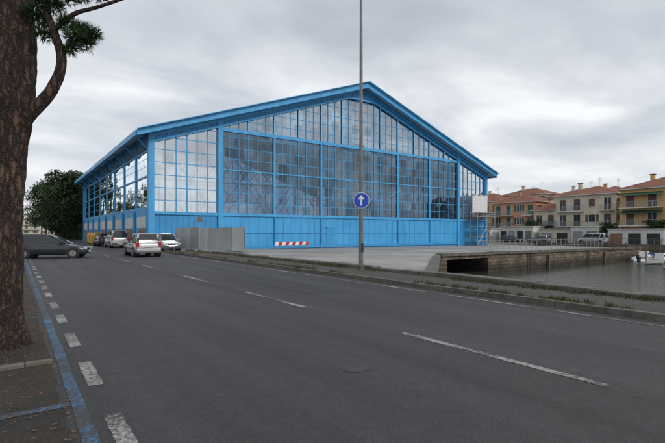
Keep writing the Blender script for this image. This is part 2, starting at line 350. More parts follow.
def tuft(b,x,y,z,h,n,mat,spread=.12):
    for i in range(n):
        a=random.uniform(0,6.28); r=random.uniform(0,spread); px=x+r*math.cos(a);py=y+r*math.sin(a); hh=h*random.uniform(.5,1.2)
        w=.012; lx=random.gauss(0,.35)*hh; ly=random.gauss(0,.35)*hh
        c,s=math.cos(a+1.2)*w,math.sin(a+1.2)*w
        b.face([(px-c,py-s,z),(px+c,py+s,z),(px+lx,py+ly,z+hh)],mat)
b=MB()
for i in range(1900):
    y=random.triangular(-4,36,9) if i%2 else random.uniform(-4,36); 
    if noise.noise((y*.5,1.3,0))>-.2:
        x=random.choice((11.27,11.2,11.05,11.76,9.585,9.7)); tuft(b,x+random.gauss(0,.04) if x>9.6 else x,y,.115,random.uniform(.03,.12)*(1.5 if noise.noise((y*.3,7,0))>.15 else 1),10,M_weed)
b.obj("weeds")
b=MB()
for i in range(9000):
    q=i%6
    if q<3: x=min(random.gauss(-.7,.7),.38); y=random.uniform(2.5,14)
    elif q<5: x=9.56+1.7*random.random()**.6; y=random.uniform(-3,30)
    else: x=9.38-abs(random.gauss(0,.12)); y=random.uniform(-3,30)
    z=.014 if x<9.5 else .125; a=random.uniform(0,6.28); s=random.uniform(.010,.028)
    c,d=math.cos(a)*s,math.sin(a)*s; k=.12 if random.random()<.6 else .45
    b.face([(x-c,y-d,z+random.uniform(0,.01)),(x+d*k,y-c*k,z),(x+c,y+d,z+random.uniform(0,.015)),(x-d*k,y+c*k,z+.004)],M_dry)
b.obj("fallen_leaves")
# ---------------------------------------------------------------- hangar
H=empty("hangar")
X0,X1,XA=10.3,60.9,35.6; XL,XR=17.0,54.2; YF=43.6; YB=91.6; ZD=3.4; ZT=12.1; SL=.35; ZA=20.0
def roof(x): return ZA-SL*abs(x-XA)
def chord(x): return min(roof(x)-1.15, 18.15-.005*(x-XA)**2)
def base(x): return -.7
b=MB()
for sgn in(-1,1):
    xe=XA+sgn*26.6
    b.loft([[(XA,42.4,ZA),(xe,42.4,roof(xe)),(xe,42.4,roof(xe)-.2),(XA,42.4,ZA-.2)],[(XA,92.5,ZA),(xe,92.5,roof(xe)),(xe,92.5,roof(xe)-.2),(XA,92.5,ZA-.2)]],M_roof,close=True)
b.obj("roof",H)
b=MB()
for sgn in(-1,1):
    xe=XA+sgn*26.75
    for (y,th) in((42.28,.24),(92.4,.24)):
        b.loft([[(XA,y,ZA+.12),(XA,y+th,ZA+.12),(XA,y+th,ZA-.55),(XA,y,ZA-.55)],[(xe,y,roof(xe)+.12),(xe,y+th,roof(xe)+.12),(xe,y+th,roof(xe)-.4),(xe,y,roof(xe)-.4)]],M_blue,close=True)
    b.beam((XA,42.2,ZA+.17),(xe,42.2,roof(xe)+.17),.5,.07,M_bluelt)
    b.mm((xe-.12,42.52,roof(xe)-.4),(xe+.12,92.38,roof(xe)+.08),M_blue)
b.obj("fascia",H)
def gable(y,o,front):
    b=MB()
    xs=[X0,XL,XR,X1]
    for x in xs: b.mm((x-.26,y-.3,base(x)),(x+.26,y+.3,roof(x)-.25),M_blue)
    n=48
    for i in range(n):
        xa=X0+(X1-X0)*i/n; xb=X0+(X1-X0)*(i+1)/n
        ca,cb=(chord(xa),chord(xb))
        b.loft([[(xa,y-.12,ca),(xa,y+.12,ca),(xa,y+.12,roof(xa)-.21),(xa,y-.12,roof(xa)-.21)],[(xb,y-.12,cb),(xb,y+.12,cb),(xb,y+.12,roof(xb)-.21),(xb,y-.12,roof(xb)-.21)]],M_bluedk,close=True)
        b.beam((xa,y+o*.2,ca),(xb,y+o*.2,cb),.22,.2,M_blue)
    for sgn in(-1,1):
        b.beam((XA,y+o*.16,ZA-.5),(XA+sgn*25.3,y+o*.16,roof(X0)-.5),.26,.4,M_blue)
    for i in range(1,34):
        x=X0+(X1-X0)*i/34; b.mm((x-.05,y+o*.13-.06,chord(x)),(x+.05,y+o*.13+.06,roof(x)-.5),M_blue)
    b.mm((XL+.28,y-.17,ZT-.18),(XR-.28,y+.17,ZT+.18),M_blue)
    b.mm((X0+.28,y-.19,ZD-.14),(XL-.28,y+.19,ZD+.14),M_blue); b.mm((XL+.28,y-.19,ZD-.14),(XR-.28,y+.19,ZD+.14),M_blue); b.mm((XR+.28,y-.19,ZD-.14),(X1-.28,y+.19,ZD+.14),M_blue)
    b.obj("gable_frame",H)
    b=MB(); b.mm((X0+.28,y-.05,-.7),(XL-.28,y+.05,ZD-.14),M_bluedk); b.mm((XL+.28,y-.05,-.7),(XR-.28,y+.05,ZD-.14),M_blue); b.mm((XR+.28,y-.05,-.7),(X1-.28,y+.05,ZD-.14),M_bluedk)
    x=X0+.8
    while x<X1-.5:
        inner=XL<x<XR
        if abs(x-XL)>.35 and abs(x-XR)>.35: b.mm((x-.025,y+o*.065-.018,-.68),(x+.025,y+o*.065+.018,ZD-.15),M_blue if inner else M_bluedk)
        x+=1.033 if inner else .55
    b.mm((XL+.3,y+o*.1-.05,1.5),(XR-.3,y+o*.1+.05,1.58),M_blue)
    b.mm((XL+.3,y+o*.14-.08,-.2),(XR-.3,y+o*.14+.08,.12),M_bluedk)
    # wicket door
    b.mm((30.2,y+o*.1-.04,-.15),(31.3,y+o*.1+.04,2.1),M_bluedk); b.mm((30.1,y+o*.1-.07,2.1),(31.4,y+o*.1+.07,2.2),M_blue)
    b.obj("lower_cladding",H)
    b=MB()
    for i in range(1,6):
        x=XL+6.2*i; b.mm((x-.12,y-.15,ZD+.14),(x+.12,y+.15,ZT-.18),M_blue)
        b.mm((x-.06,y+o*.2-.05,-.5),(x+.06,y+o*.2+.05,ZD-.15),M_bluedk)
    for i in range(36):
        x=XL+1.0333*i
        if i%6 and i: b.mm((x-.024,y-.05,ZD+.14),(x+.024,y+.05,ZT-.18),M_blue)
        if i and chord(x)>ZT+.3: b.mm((x-.026,y-.05,ZT+.18),(x+.026,y+.05,chord(x)),M_blue)
        if i and i%3==0 and chord(x)>ZT+.4: b.mm((x-.06,y+o*.1-.05,ZT+.18),(x+.06,y+o*.1+.05,chord(x)-.1),M_bluelt)
    z=ZD+1.15
    while z<ZT-.4:
        b.mm((XL+.28,y-.035,z-.024),(XR-.28,y+.035,z+.024),M_blue); z+=1.15
    b.mm((XL+.28,y-.13,7.93),(XR-.28,y+.13,8.06),M_blue)
    z=ZT+1.15
    while z<17.9:
        xs_=[x*.1 for x in range(int(XL*10),int(XR*10)) if chord(x*.1)>z]
        if xs_: b.mm((max(xs_[0],XL+.28),y-.035,z-.025),(min(xs_[-1],XR-.28),y+.035,z+.025),M_blue)
        z+=1.15
    for (a,c) in((X0+.28,XL-.28),(XR+.28,X1-.28)):
        for i in range(1,6):
            x=a+(c-a)*i/6; w=.07 if i==3 else .032; b.mm((x-w,y-.06-.002*i,ZD+.14),(x+w,y+.06,chord(x)),M_blue)
        z=ZD+1.2
        while z<12:
            xs_=[x*.1 for x in range(int(a*10),int(c*10)+1) if chord(x*.1)>z]
            if xs_: b.mm((max(a,xs_[0]),y-.04,z-.035),(min(c,xs_[-1]),y+.04,z+.035),M_blue)
            z+=1.2
    b.obj("glazing_bars",H)
    b=MB(); yi=y-o*.45
    for i in range(6):
        xa=XL+6.2*i; xb=xa+6.2
        # each leaf is braced by a big X
        b.beam((xa,yi,ZD+.3),(xb,yi,ZT-.3),.09,.17,M_bluelt); b.beam((xa,yi+.12,ZT-.3),(xb,yi+.12,ZD+.3),.09,.15,M_bluelt)
        b.beam((xa,yi,ZT+.2),(xa+3.1,yi,chord(xa+3.1)-.1),.1,.2,M_bluelt); b.beam((xa+3.1,yi,chord(xa+3.1)-.1),(xb,yi,ZT+.2),.1,.2,M_bluelt)
        if i in(1,2,3,4):
            b.beam((xa,yi+.14,chord(xa)-.1),(xa+3.1,yi+.14,ZT+.2),.1,.18,M_bluelt); b.beam((xa+3.1,yi+.14,ZT+.2),(xb,yi+.14,chord(xb)-.1),.1,.18,M_bluelt)
    b.obj("diagonal_braces",H)
    b=MB(); b.face([(XL,y+.01,ZD),(XR,y+.01,ZD),(XR,y+.01,ZT),(XL,y+.01,ZT)],M_glassdoor)
    n=30; pts=[(XL,y+.01,ZT+.001)]+[(XR,y+.01,ZT+.001)]+[(XR-(XR-XL)*i/n,y+.01,max(chord(XR-(XR-XL)*i/n),ZT+.002)) for i in range(n+1)]
    b.face(pts,M_glasslun)
    for (a,c) in((X0,XL),(XR,X1)): b.face([(a,y+.01,ZD),(c,y+.01,ZD),(c,y+.01,chord(c)),(a,y+.01,chord(a))],M_glassbay)
    b.obj("glazing",H)
gable(YF,-1,True); gable(YB,1,False)
def side(x,o):
    b=MB(); top=roof(x)-.3
    nb=8
    for i in range(nb+1):
        y=YF+6*i
        if 0<i<nb: b.mm((x-.13,y-.08,-.7),(x+.13,y+.08,top),M_blue)
        if 0<=i<=nb:
            yy=y+(.4 if i==0 else (-.4 if i==nb else 0))
            b.beam((x+o*.2,yy,top-1.5),(x+o*1.25,yy,top-.35),.10,.13,M_blue); b.beam((x+o*.1,yy,top-.22),(x+o*1.3,yy,top-.50),.12,.12,M_blue)
            b.mm((min(x+o*.15,x+o*.32),yy-.1,-.6),(max(x+o*.15,x+o*.32),yy+.1,3.7),M_blue)
    for (z,h) in((3.9,.3),(6.9,.16),(top-.2,.4),(9.3,.14)): b.mm((x-.12,YF+.3,z-h/2),(x+.12,YB-.3,z+h/2),M_blue)
    for i in range(nb*6):
        y=YF+i; 
        if i%6: b.mm((x-.022,y-.02,4),(x+.022,y+.02,top-.3),M_blue)
    for z in(4.9,5.9,7.9,8.6): b.mm((x-.03,YF+.3,z-.025),(x+.03,YB-.3,z+.025),M_blue)
    b.obj("side_frame",H)
    b=MB(); b.face([(x+o*.025,YF,3.9),(x+o*.025,YB,3.9),(x+o*.025,YB,top),(x+o*.025,YF,top)],M_glassside); b.obj("side_glazing",H)
    b=MB(); b.mm((x-.1,YF+.31,-.7),(x+.1,YB-.31,3.75),M_blue)
    for i in range(nb):
        y=YF+6*i; b.mm((x+o*.11-.02,y+.8,2.0),(x+o*.11+.02,y+5.2,3.1),M_wht); b.mm((x+o*.13-.02,y+1.4,0),(x+o*.13+.02,y+4.4,1.9),M_rust)
    b.obj("side_wall",H)
side(X0,-1); side(X1,1)
b=MB()
for i in range(1,8):
    y=YF+6*i
    for sgn in(-1,1):
        b.beam((XA,y,ZA-.45),(XA+sgn*25.1,y,roof(X0)-.45),.2,.3,M_bluelt); b.beam((XA,y,ZA-2.3),(XA+sgn*25,y,roof(X0)-1.6),.18,.24,M_bluelt)
        for k in range(8):
            xa=XA+sgn*k*3.1; xb=XA+sgn*(k+1)*3.1
            za=roof(xa)-.45; zb=ZA-2.3-(ZA-2.3-roof(X0)+1.6)*((k+1)*3.1/25)
            b.beam((xa,y,za),(xb,y,zb),.1,.12,M_bluelt)
            b.beam((xb,y+.02,roof(xb)-.45),(xb,y+.02,zb),.1,.1,M_bluelt)
for k in range(-7,8):
    x=XA+k*3.4; b.mm((x-.06,YF+.5,roof(x)-.4),(x+.06,YB-.5,roof(x)-.22),M_bluelt)
b.obj("interior_trusses",H)
# ---------------------------------------------------------------- scaffold tower at right corner
S=empty("scaffold_tower"); b=MB()
for x in(56,58.2,60.2):
    for y in(41.4,42.6): b.cyl((x,y,-.5),(x,y,4.6),.05,.05,M_grey,6)
for z in(.9,2.4,3.9,4.5):
    for y in(41.4,42.6): b.cyl((55.8,y,z),(60.4,y,z),.045,.045,M_grey,6)
    b.mm((56,41.45,z-.07),(60.2,42.55,z-.06+.05),M_rust)
b.cyl((56,41.35,-.4),(58.2,41.35,2.4),.04,.04,M_grey,6); b.cyl((58.2,41.35,2.4),(60.2,41.35,-.4),.04,.04,M_grey,6)
b.obj("frame",S)
b=MB()
Mtar=simple("white_tarpaulin",(.66,.67,.68),.7,var=.12,bump=.3,bscale=2)
n=14
for i in range(n):
    xa=56.6+3.6*i/n; xb=56.6+3.6*(i+1)/n; ya=42.75+.09*math.sin(i*1.3); yb=42.75+.09*math.sin((i+1)*1.3)
    b.face([(xa,ya,3.7+.1*math.sin(i)),(xb,yb,3.7+.1*math.sin(i+1)),(xb,yb-.05,7.3),(xa,ya-.05,7.3)],Mtar)
b.cyl((56.5,42.7,7.3),(60.4,42.7,7.3),.05,.05,M_grey,6); b.cyl((56.55,42.72,4.5),(56.55,42.72,7.35),.05,.05,M_grey,6); b.cyl((60.3,42.72,4.5),(60.3,42.72,7.35),.05,.05,M_grey,6)
b.obj("tarpaulin",S)
# ---------------------------------------------------------------- houses
def house(name,loc,rz,w,d,floors,wall,fh=2.95,roofh=1.9,bays=4,balc=(1,2),shut=M_green,flat=False,awn=False):
    E=empty(name,loc,rz); h=floors*fh+.2
    b=MB(); b.mm((0,0,0),(w,d,h),wall); b.mm((-.03,-.03,0),(w+.03,d+.03,.5),M_kerb); b.obj("walls",E)
    b=MB(); ov=.55
    if flat: b.mm((-.3,-.3,h),(w+.3,d+.3,h+.25),M_wht)
    else:
        q=min(w,d)/2; A=[(-ov,-ov,h+.12),(w+ov,-ov,h+.12),(w+ov,d+ov,h+.12),(-ov,d+ov,h+.12)]
        if w>=d: r1=(q,d/2,h+roofh);r2=(w-q,d/2,h+roofh); F=[[A[0],A[1],r2,r1],[A[1],A[2],r2],[A[2],A[3],r1,r2],[A[3],A[0],r1]]
        else: r1=(w/2,q,h+roofh);r2=(w/2,d-q,h+roofh); F=[[A[0],A[1],r1],[A[1],A[2],r2,r1],[A[2],A[3],r2],[A[3],A[0],r1,r2]]
        for f in F: b.face(f,M_tile)
        b.mm((-ov+.02,-ov+.02,h-.02),(w+ov-.02,d+ov-.02,h+.11),M_wht)
        cx,cy=w*random.uniform(.2,.45),d*random.uniform(.35,.6); b.mm((cx,cy,h+.5),(cx+.6,cy+.6,h+roofh+.6),wall); b.mm((cx-.1,cy-.1,h+roofh+.6),(cx+.7,cy+.7,h+roofh+.73),M_tile)
        ax,ay=w*random.uniform(.5,.75),d*.5; b.cyl((ax,ay,h+.5),(ax,ay,h+roofh+1.7),.03,.02,M_greyd,5)
        for k in range(4): b.mm((ax-.5+k*.05,ay-.015,h+roofh+1.0+k*.17),(ax+.5-k*.05,ay+.015,h+roofh+1.02+k*.17),M_greyd)
    b.obj("roof",E)
    b=MB()
    def win(face,u,z,ww,wh,door=False):
        def P(a,c,e):
            return {'f':(a,-c,e),'l':(-c,a,e),'r':(w+c,a,e)}[face]
        def bx(a0,a1,c0,c1,e0,e1,m):
            p=P(a0,c0,e0);q=P(a1,c1,e1); b.mm([min(p[i],q[i]) for i in range(3)],[max(p[i],q[i]) for i in range(3)],m)
        bx(u-ww/2,u+ww/2,-.2,.012,z,z+wh,M_win)
        bx(u-ww/2-.09,u-ww/2,-.02,.05,z-.05,z+wh+.08,M_wht); bx(u+ww/2,u+ww/2+.09,-.02,.05,z-.05,z+wh+.08,M_wht)
        bx(u-ww/2-.15,u+ww/2+.15,.001,.12,z-.14,z-.051,M_wht); bx(u-.03,u+.03,0,.035,z,z+wh,M_wht)
        if not door and random.random()<.75:
            bx(u-ww/2-.62,u-ww/2-.1,0,.045,z,z+wh,shut); bx(u+ww/2+.1,u+ww/2+.62,0,.045,z,z+wh,shut)
        elif random.random()<.6: bx(u-ww/2,u+ww/2,.02,.04,z+wh*random.choice((0,.35,.6)),z+wh,shut)
    for f in range(floors):
        for i in range(bays):
            u=w*(i+.5)/bays
            if f in balc and i in(0,bays-1,1): win('f',u,f*fh+.25,1.2,2.2,True)
            else: win('f',u,f*fh+1.0,1.1,1.4)
        for i in range(max(2,bays-1)):
            u=d*(i+.5)/max(2,bays-1); win('l',u,f*fh+1.0,1.0,1.4); win('r',u,f*fh+1.0,1.0,1.4)
    b.obj("windows",E)
    b=MB()
    for f in balc:
        if f>=floors: continue
        for (a,c) in((.3,w*2/bays-.1),(w*(bays-1)/bays+.1,w-.2)):
            z=f*fh; b.mm((a,-1.3,z),(c,-.02,z+.16),M_wht); b.mm((a,-1.3,z+1.1),(c,-1.24,z+1.16),M_grey)
            for xx in(a,c-.05): b.mm((xx,-1.24,z+1.1),(xx+.05,-.02,z+1.16),M_grey)
            x=a
            while x<c: b.mm((x,-1.28,z+.16),(x+.03,-1.25,z+1.1),M_grey); x+=.14
            if awn: b.face([(a,-.05,z+2.7),(c,-.05,z+2.7),(c,-1.3,z+2.15),(a,-1.3,z+2.15)],M_green)
            if f==1: b.mm((a,-.9,.3),(a+.2,-.02,z),wall)
    b.obj("balconies",E); return E
R=-math.pi/2
house("cream_apartment_house",(89,47,-.5),R,11,11,3,M_cream,bays=4,shut=M_brown,fh=3.0,roofh=2.1)
house("ochre_apartment_house",(85.5,34,-.5),R,13,10,3,M_ochre,bays=4,fh=3.05,shut=M_brown,awn=True,roofh=2.2)
house("salmon_house",(92,63.5,-.5),R,10.5,9,3,M_orange,bays=4,fh=2.85,shut=M_green,roofh=2.1)
house("cream_house",(90.5,52.6,-.5),R,5,8,2,M_cream,bays=2,fh=3.2,roofh=1.8,balc=(1,),shut=M_brown)
house("ochre_house",(96,76,-.5),R,11.5,9,3,M_ochre,bays=4,fh=3.1,shut=M_brown,roofh=2.2)
house("cream_house",(106,71,-.5),R,12,9,4,M_cream,bays=5,fh=2.85,shut=M_brown)
house("white_house",(106,57.5,-.5),R,11,9,3,M_wht,bays=4,fh=3.45)
house("salmon_house",(104,48.5,-.5),R,9,9,3,M_orange,bays=4,fh=3.4)
house("white_house",(118,88,-.5),R,14,9,4,M_wht,bays=5,fh=3.1,flat=True)
house("cream_house",(108,84,-.5),R,11,9,4,M_cream,bays=4,fh=2.8)
house("white_house",(112,40,-.5),R,14,9,4,M_wht,bays=5,fh=3.0)
house("salmon_apartment_house",(88,20,-.5),R,13,10,3,M_orange,bays=4,fh=3.0)
def garage(loc,w,d,h,doors,wall):
    E=empty("garage_building",loc,R); b=MB(); b.mm((0,0,0),(w,d,h),wall); b.mm((-.15,-.15,h),(w+.15,d+.15,h+.16),M_wht)
    for i in range(doors):
        u=w*(i+.5)/doors; b.mm((u-w/doors*.34,-.04,0),(u+w/doors*.34,.05,h*.75),random.choice((M_grey,M_dark,M_rust,M_greyd)))
    b.obj("walls",E)
garage((83,66,-.5),8,4,2.7,3,M_wht);garage((84,56.5,-.5),7.5,4,3.1,4,M_wht); garage((84.5,48,-.5),6,3,2.6,2,M_cream); garage((83.5,41.4,-.5),5,3,3.0,2,M_wht); garage((82.2,34.5,-.5),8,3,2.5,3,M_wht)
b=MB()
for i in range(60):
    y=62-i*.9; b.mm((79.8,y,-.5),(79.86,y+.06,.55),M_greyd)
for z in(.0,.28,.52): b.mm((79.81,9,z),(79.85,62,z+.04),M_greyd)
b.obj("quay_railing")
b=MB()
for i in range(26):
    x=38+i*1.08; b.cyl((x,28,-.5),(x,28,.75),.025,.025,M_grey,5)
    b.mm((x,27.99,.0),(x+1.06,28.01,.03),M_grey); b.mm((x,27.99,.70),(x+1.06,28.01,.73),M_grey)
b.obj("wire_fence")
# ---------------------------------------------------------------- trees (distant)
def leaf_tree(name,loc,h,r,n=2600,ls=.42,low=.55,seed=0):
    random.seed(seed); E=empty(name,loc); b=MB()
    th=h*.45; b.cyl((0,0,-.3),(.1,.1,th),.32,.2,M_trunk,9)
    blobs=[]
    for i in range(24):
        a=random.uniform(0,6.28); rr=r*math.sqrt(random.random())*.8; zz=h*(low+(.88-low)*random.random())-(rr/r)*h*.06
        blobs.append((rr*math.cos(a),rr*math.sin(a),zz,r*random.uniform(.22,.40)))
        b.cyl((.1*random.random(),0,min(th*random.uniform(.7,1),zz-.3)),(rr*math.cos(a),rr*math.sin(a),zz-.2),.12,.04,M_trunk,6)
    b.obj("trunk",E,smooth=True)
    b=MB()
    for i in range(n):
        c=random.choice(blobs); d=Vector((random.gauss(0,1),random.gauss(0,1),random.gauss(0,1))).normalized()*c[3]*random.uniform(.45,1.12)
        p=Vector((c[0],c[1],c[2]))+Vector((d.x,d.y,d.z*.75)); s=ls*random.uniform(.5,1.2)
        u=Vector((random.gauss(0,1),random.gauss(0,1),random.gauss(0,.6))).normalized(); v=u.cross(Vector((random.gauss(0,1),random.gauss(0,1),random.gauss(0,1)))).normalized()
        b.face([p-u*s*.5,p+v*s*.28,p+u*s*.5,p-v*s*.28],M_leaf)
    b.obj("foliage",E)
k=0
for (x,y,h,r,n,low) in((9.8,101,15.0,5.8,12000,.22),(9.6,112,14.6,6.0,10000,.24),(9.8,126,15.5,7.0,9000,.22),(9.6,148,17.5,7.8,8000,.24),(9.8,172,18,7.5,5000,.24),(9.8,205,18,7,4000,.25),(9.8,240,18,7,4000,.25),(-5,60,13,4.5,3500,.5),(-4.5,90,13,4.5,3500,.5),(-5,125,14,5,3500,.45),(-4.6,165,14,5,3500,.45)):
    leaf_tree("holm_oak_tree",(x,y,0),h,r,n,.58,low,seed=k+3); k+=1
leaf_tree("garden_tree",(86.5,50.5,-.5),5.2,2.0,1400,.35,seed=31)
leaf_tree("garden_tree",(84.5,35.6,-.5),4.2,1.5,1000,.3,seed=32)
leaf_tree("garden_tree",(88,66,-.5),7.2,2.6,2400,.4,seed=33)
leaf_tree("garden_tree",(86,71,-.5),8.5,3.0,2600,.45,seed=35)
leaf_tree("garden_tree",(84.5,28,-.5),4.5,1.8,1400,.35,seed=36)
# clipped hedge at the foot of the avenue trees
random.seed(50); b=MB()
for i in range(9000):
    y=random.uniform(94,160); x=9.7+random.uniform(0,1.6); z=random.uniform(0,2.6+.7*noise.noise((y*.2,0,0))); s=random.uniform(.2,.5)
    u=Vector((random.gauss(0,1),random.gauss(0,1),random.gauss(0,1))).normalized(); v=u.cross(Vector((random.gauss(0,1),random.gauss(0,1),random.gauss(0,1)))).normalized(); p=Vector((x,y,z))
    b.face([p-u*s*.5,p+v*s*.3,p+u*s*.5,p-v*s*.3],M_leaf)
b.obj("hedge")
random.seed(11)
house("street_house",(-13,150,0),math.pi/2*1,14,9,3,M_cream); house("street_house",(19,150,0),R,16,9,3,M_ochre); house("street_house",(3.5,330,0),0,18,9,3,M_cream)
# ---------------------------------------------------------------- foreground umbrella pine
P=empty("pine_tree",(-.10,7.75,0))
def tube(b,pts,rads,mat,n=20,rough=.0,seed=0):
    pts=[Vector(p) for p in pts]; secs=[]
    fine=[];fr=[]
    for i in range(len(pts)-1):
        p0=pts[max(i-1,0)];p1=pts[i];p2=pts[i+1];p3=pts[min(i+2,len(pts)-1)]
        m=max(2,int((p2-p1).length/.05))
        for j in range(m):
            t=j/m; q=.5*((2*p1)+(-p0+p2)*t+(2*p0-5*p1+4*p2-p3)*t*t+(-p0+3*p1-3*p2+p3)*t**3)
            fine.append(q); fr.append(rads[i]*(1-t)+rads[i+1]*t)
    fine.append(pts[-1]);fr.append(rads[-1])
    for i,q in enumerate(fine):
        d=(fine[min(i+1,len(fine)-1)]-fine[max(i-1,0)]).normalized(); u=Vector((0,1,0)) if abs(d.y)<.9 else Vector((1,0,0))
        y=u.cross(d).normalized();z=d.cross(y);s=[]
        for j in range(n):
            a=2*math.pi*j/n; dd=y*math.cos(a)+z*math.sin(a)
            r=fr[i]*(1+rough*(noise.noise((dd.x*3+seed,dd.y*3,q.z*1.3))+.5*noise.noise((dd.x*9,dd.y*9+seed,q.z*4))+.4*noise.noise((dd.x*20,dd.y*20+seed,q.z*7))))
            s.append(q+dd*r)
        secs.append(s)
    b.loft(secs,mat,close=True)
b=MB()
tube(b,[(-.07,-.04,-.2),(-.07,-.04,.1),(-.08,-.03,.5),(-.08,0,1.5),(-.05,0,2.6),(.02,0,3.6),(.0,.02,4.8),(-.25,.1,6.2),(-.5,.2,7.6)],[.42,.34,.285,.265,.285,.325,.32,.25,.16],M_bark,96,.13,1)
b.obj("trunk",P,smooth=True)
b=MB()
o=Vector((-.10,7.75,0))
def W(x,y,z): return Vector((x,y,z))-o
limb=[W(-.02,7.6,2.95),W(.20,7.47,3.26),W(.44,7.3,3.62),W(.53,7.23,4.0),W(.44,7.3,4.4),W(.36,7.38,4.75),W(.5,7.3,5.3),W(.9,7.0,6.2)]
tube(b,limb,[.10,.082,.070,.062,.055,.05,.05,.04],M_bark,20,.2,3)
tube(b,[limb[4],W(.66,7.12,4.62),W(.95,6.95,4.74),W(1.3,6.7,4.88),W(1.7,6.45,5.0)],[.035,.03,.024,.02,.015],M_bark,12,.15,5)
tube(b,[limb[3],W(.62,7.15,4.2),W(.76,7.05,4.25),W(.85,7.0,4.2)],[.03,.02,.014,.008],M_bark,10,.1,6)
for i in range(26):
    a=random.uniform(0,6.28); r=random.uniform(1.2,3.2); z=random.uniform(7.6,8.8)
    tube(b,[(-.3,.1,6.4+random.uniform(-.6,.8)),(.5*r*math.cos(a)-.3,.5*r*math.sin(a),7.3),(r*math.cos(a)-.3,r*math.sin(a),z)],[.09,.06,.03],M_bark,8,.1,i)
b.obj("limbs",P,smooth=True)
b=MB()
def clump(c,r,n,L=.11):
    c=Vector(c)
    for i in range(n):
        d=Vector((random.gauss(0,1),random.gauss(0,1),random.gauss(0,1))).normalized(); q=c+Vector((d.x,d.y,d.z*.75))*r*random.uniform(.2,1)
        ax=(d+Vector((0,0,.6))+Vector((random.gauss(0,.3),random.gauss(0,.3),random.gauss(0,.3)))).normalized()
        for k in range(7):
            dd=(ax+Vector((random.gauss(0,.45),random.gauss(0,.45),random.gauss(0,.45)))).normalized(); w=dd.cross(Vector((random.gauss(0,1),random.gauss(0,1),random.gauss(0,1)))).normalized()*.0045
            e=q+dd*L*random.uniform(.7,1.2); b.face([q-w,q+w,e],M_needle)
for (x,y,z,r) in((.70,7.1,4.30,.16),(.80,7.02,4.22,.14),(.88,6.98,4.34,.12),(.6,7.18,4.5,.14),(.62,7.15,4.14,.09),(.34,7.4,4.35,.13),(.30,7.45,4.55,.14),(.45,7.3,4.75,.14),(.62,7.18,4.86,.13),(.78,7.06,4.90,.13),(.95,6.95,4.92,.12),(1.15,6.8,4.97,.10),(1.35,6.68,4.99,.10),(1.6,6.5,4.99,.10),(1.8,6.4,5.0,.09),(.28,7.4,4.78,.15),(.75,7.1,4.43,.12),(.2,7.45,4.65,.12)):
    clump(W(x,y,z),r,int(3900*r*r+50),.09)
for i in range(70):
    a=random.uniform(0,6.28); r=3.2*math.sqrt(random.random()); clump((r*math.cos(a)-.3,r*math.sin(a),8.1+random.uniform(0,.9)-.08*r*r*.5),random.uniform(.35,.6),60,.2)
b.obj("needles",P)
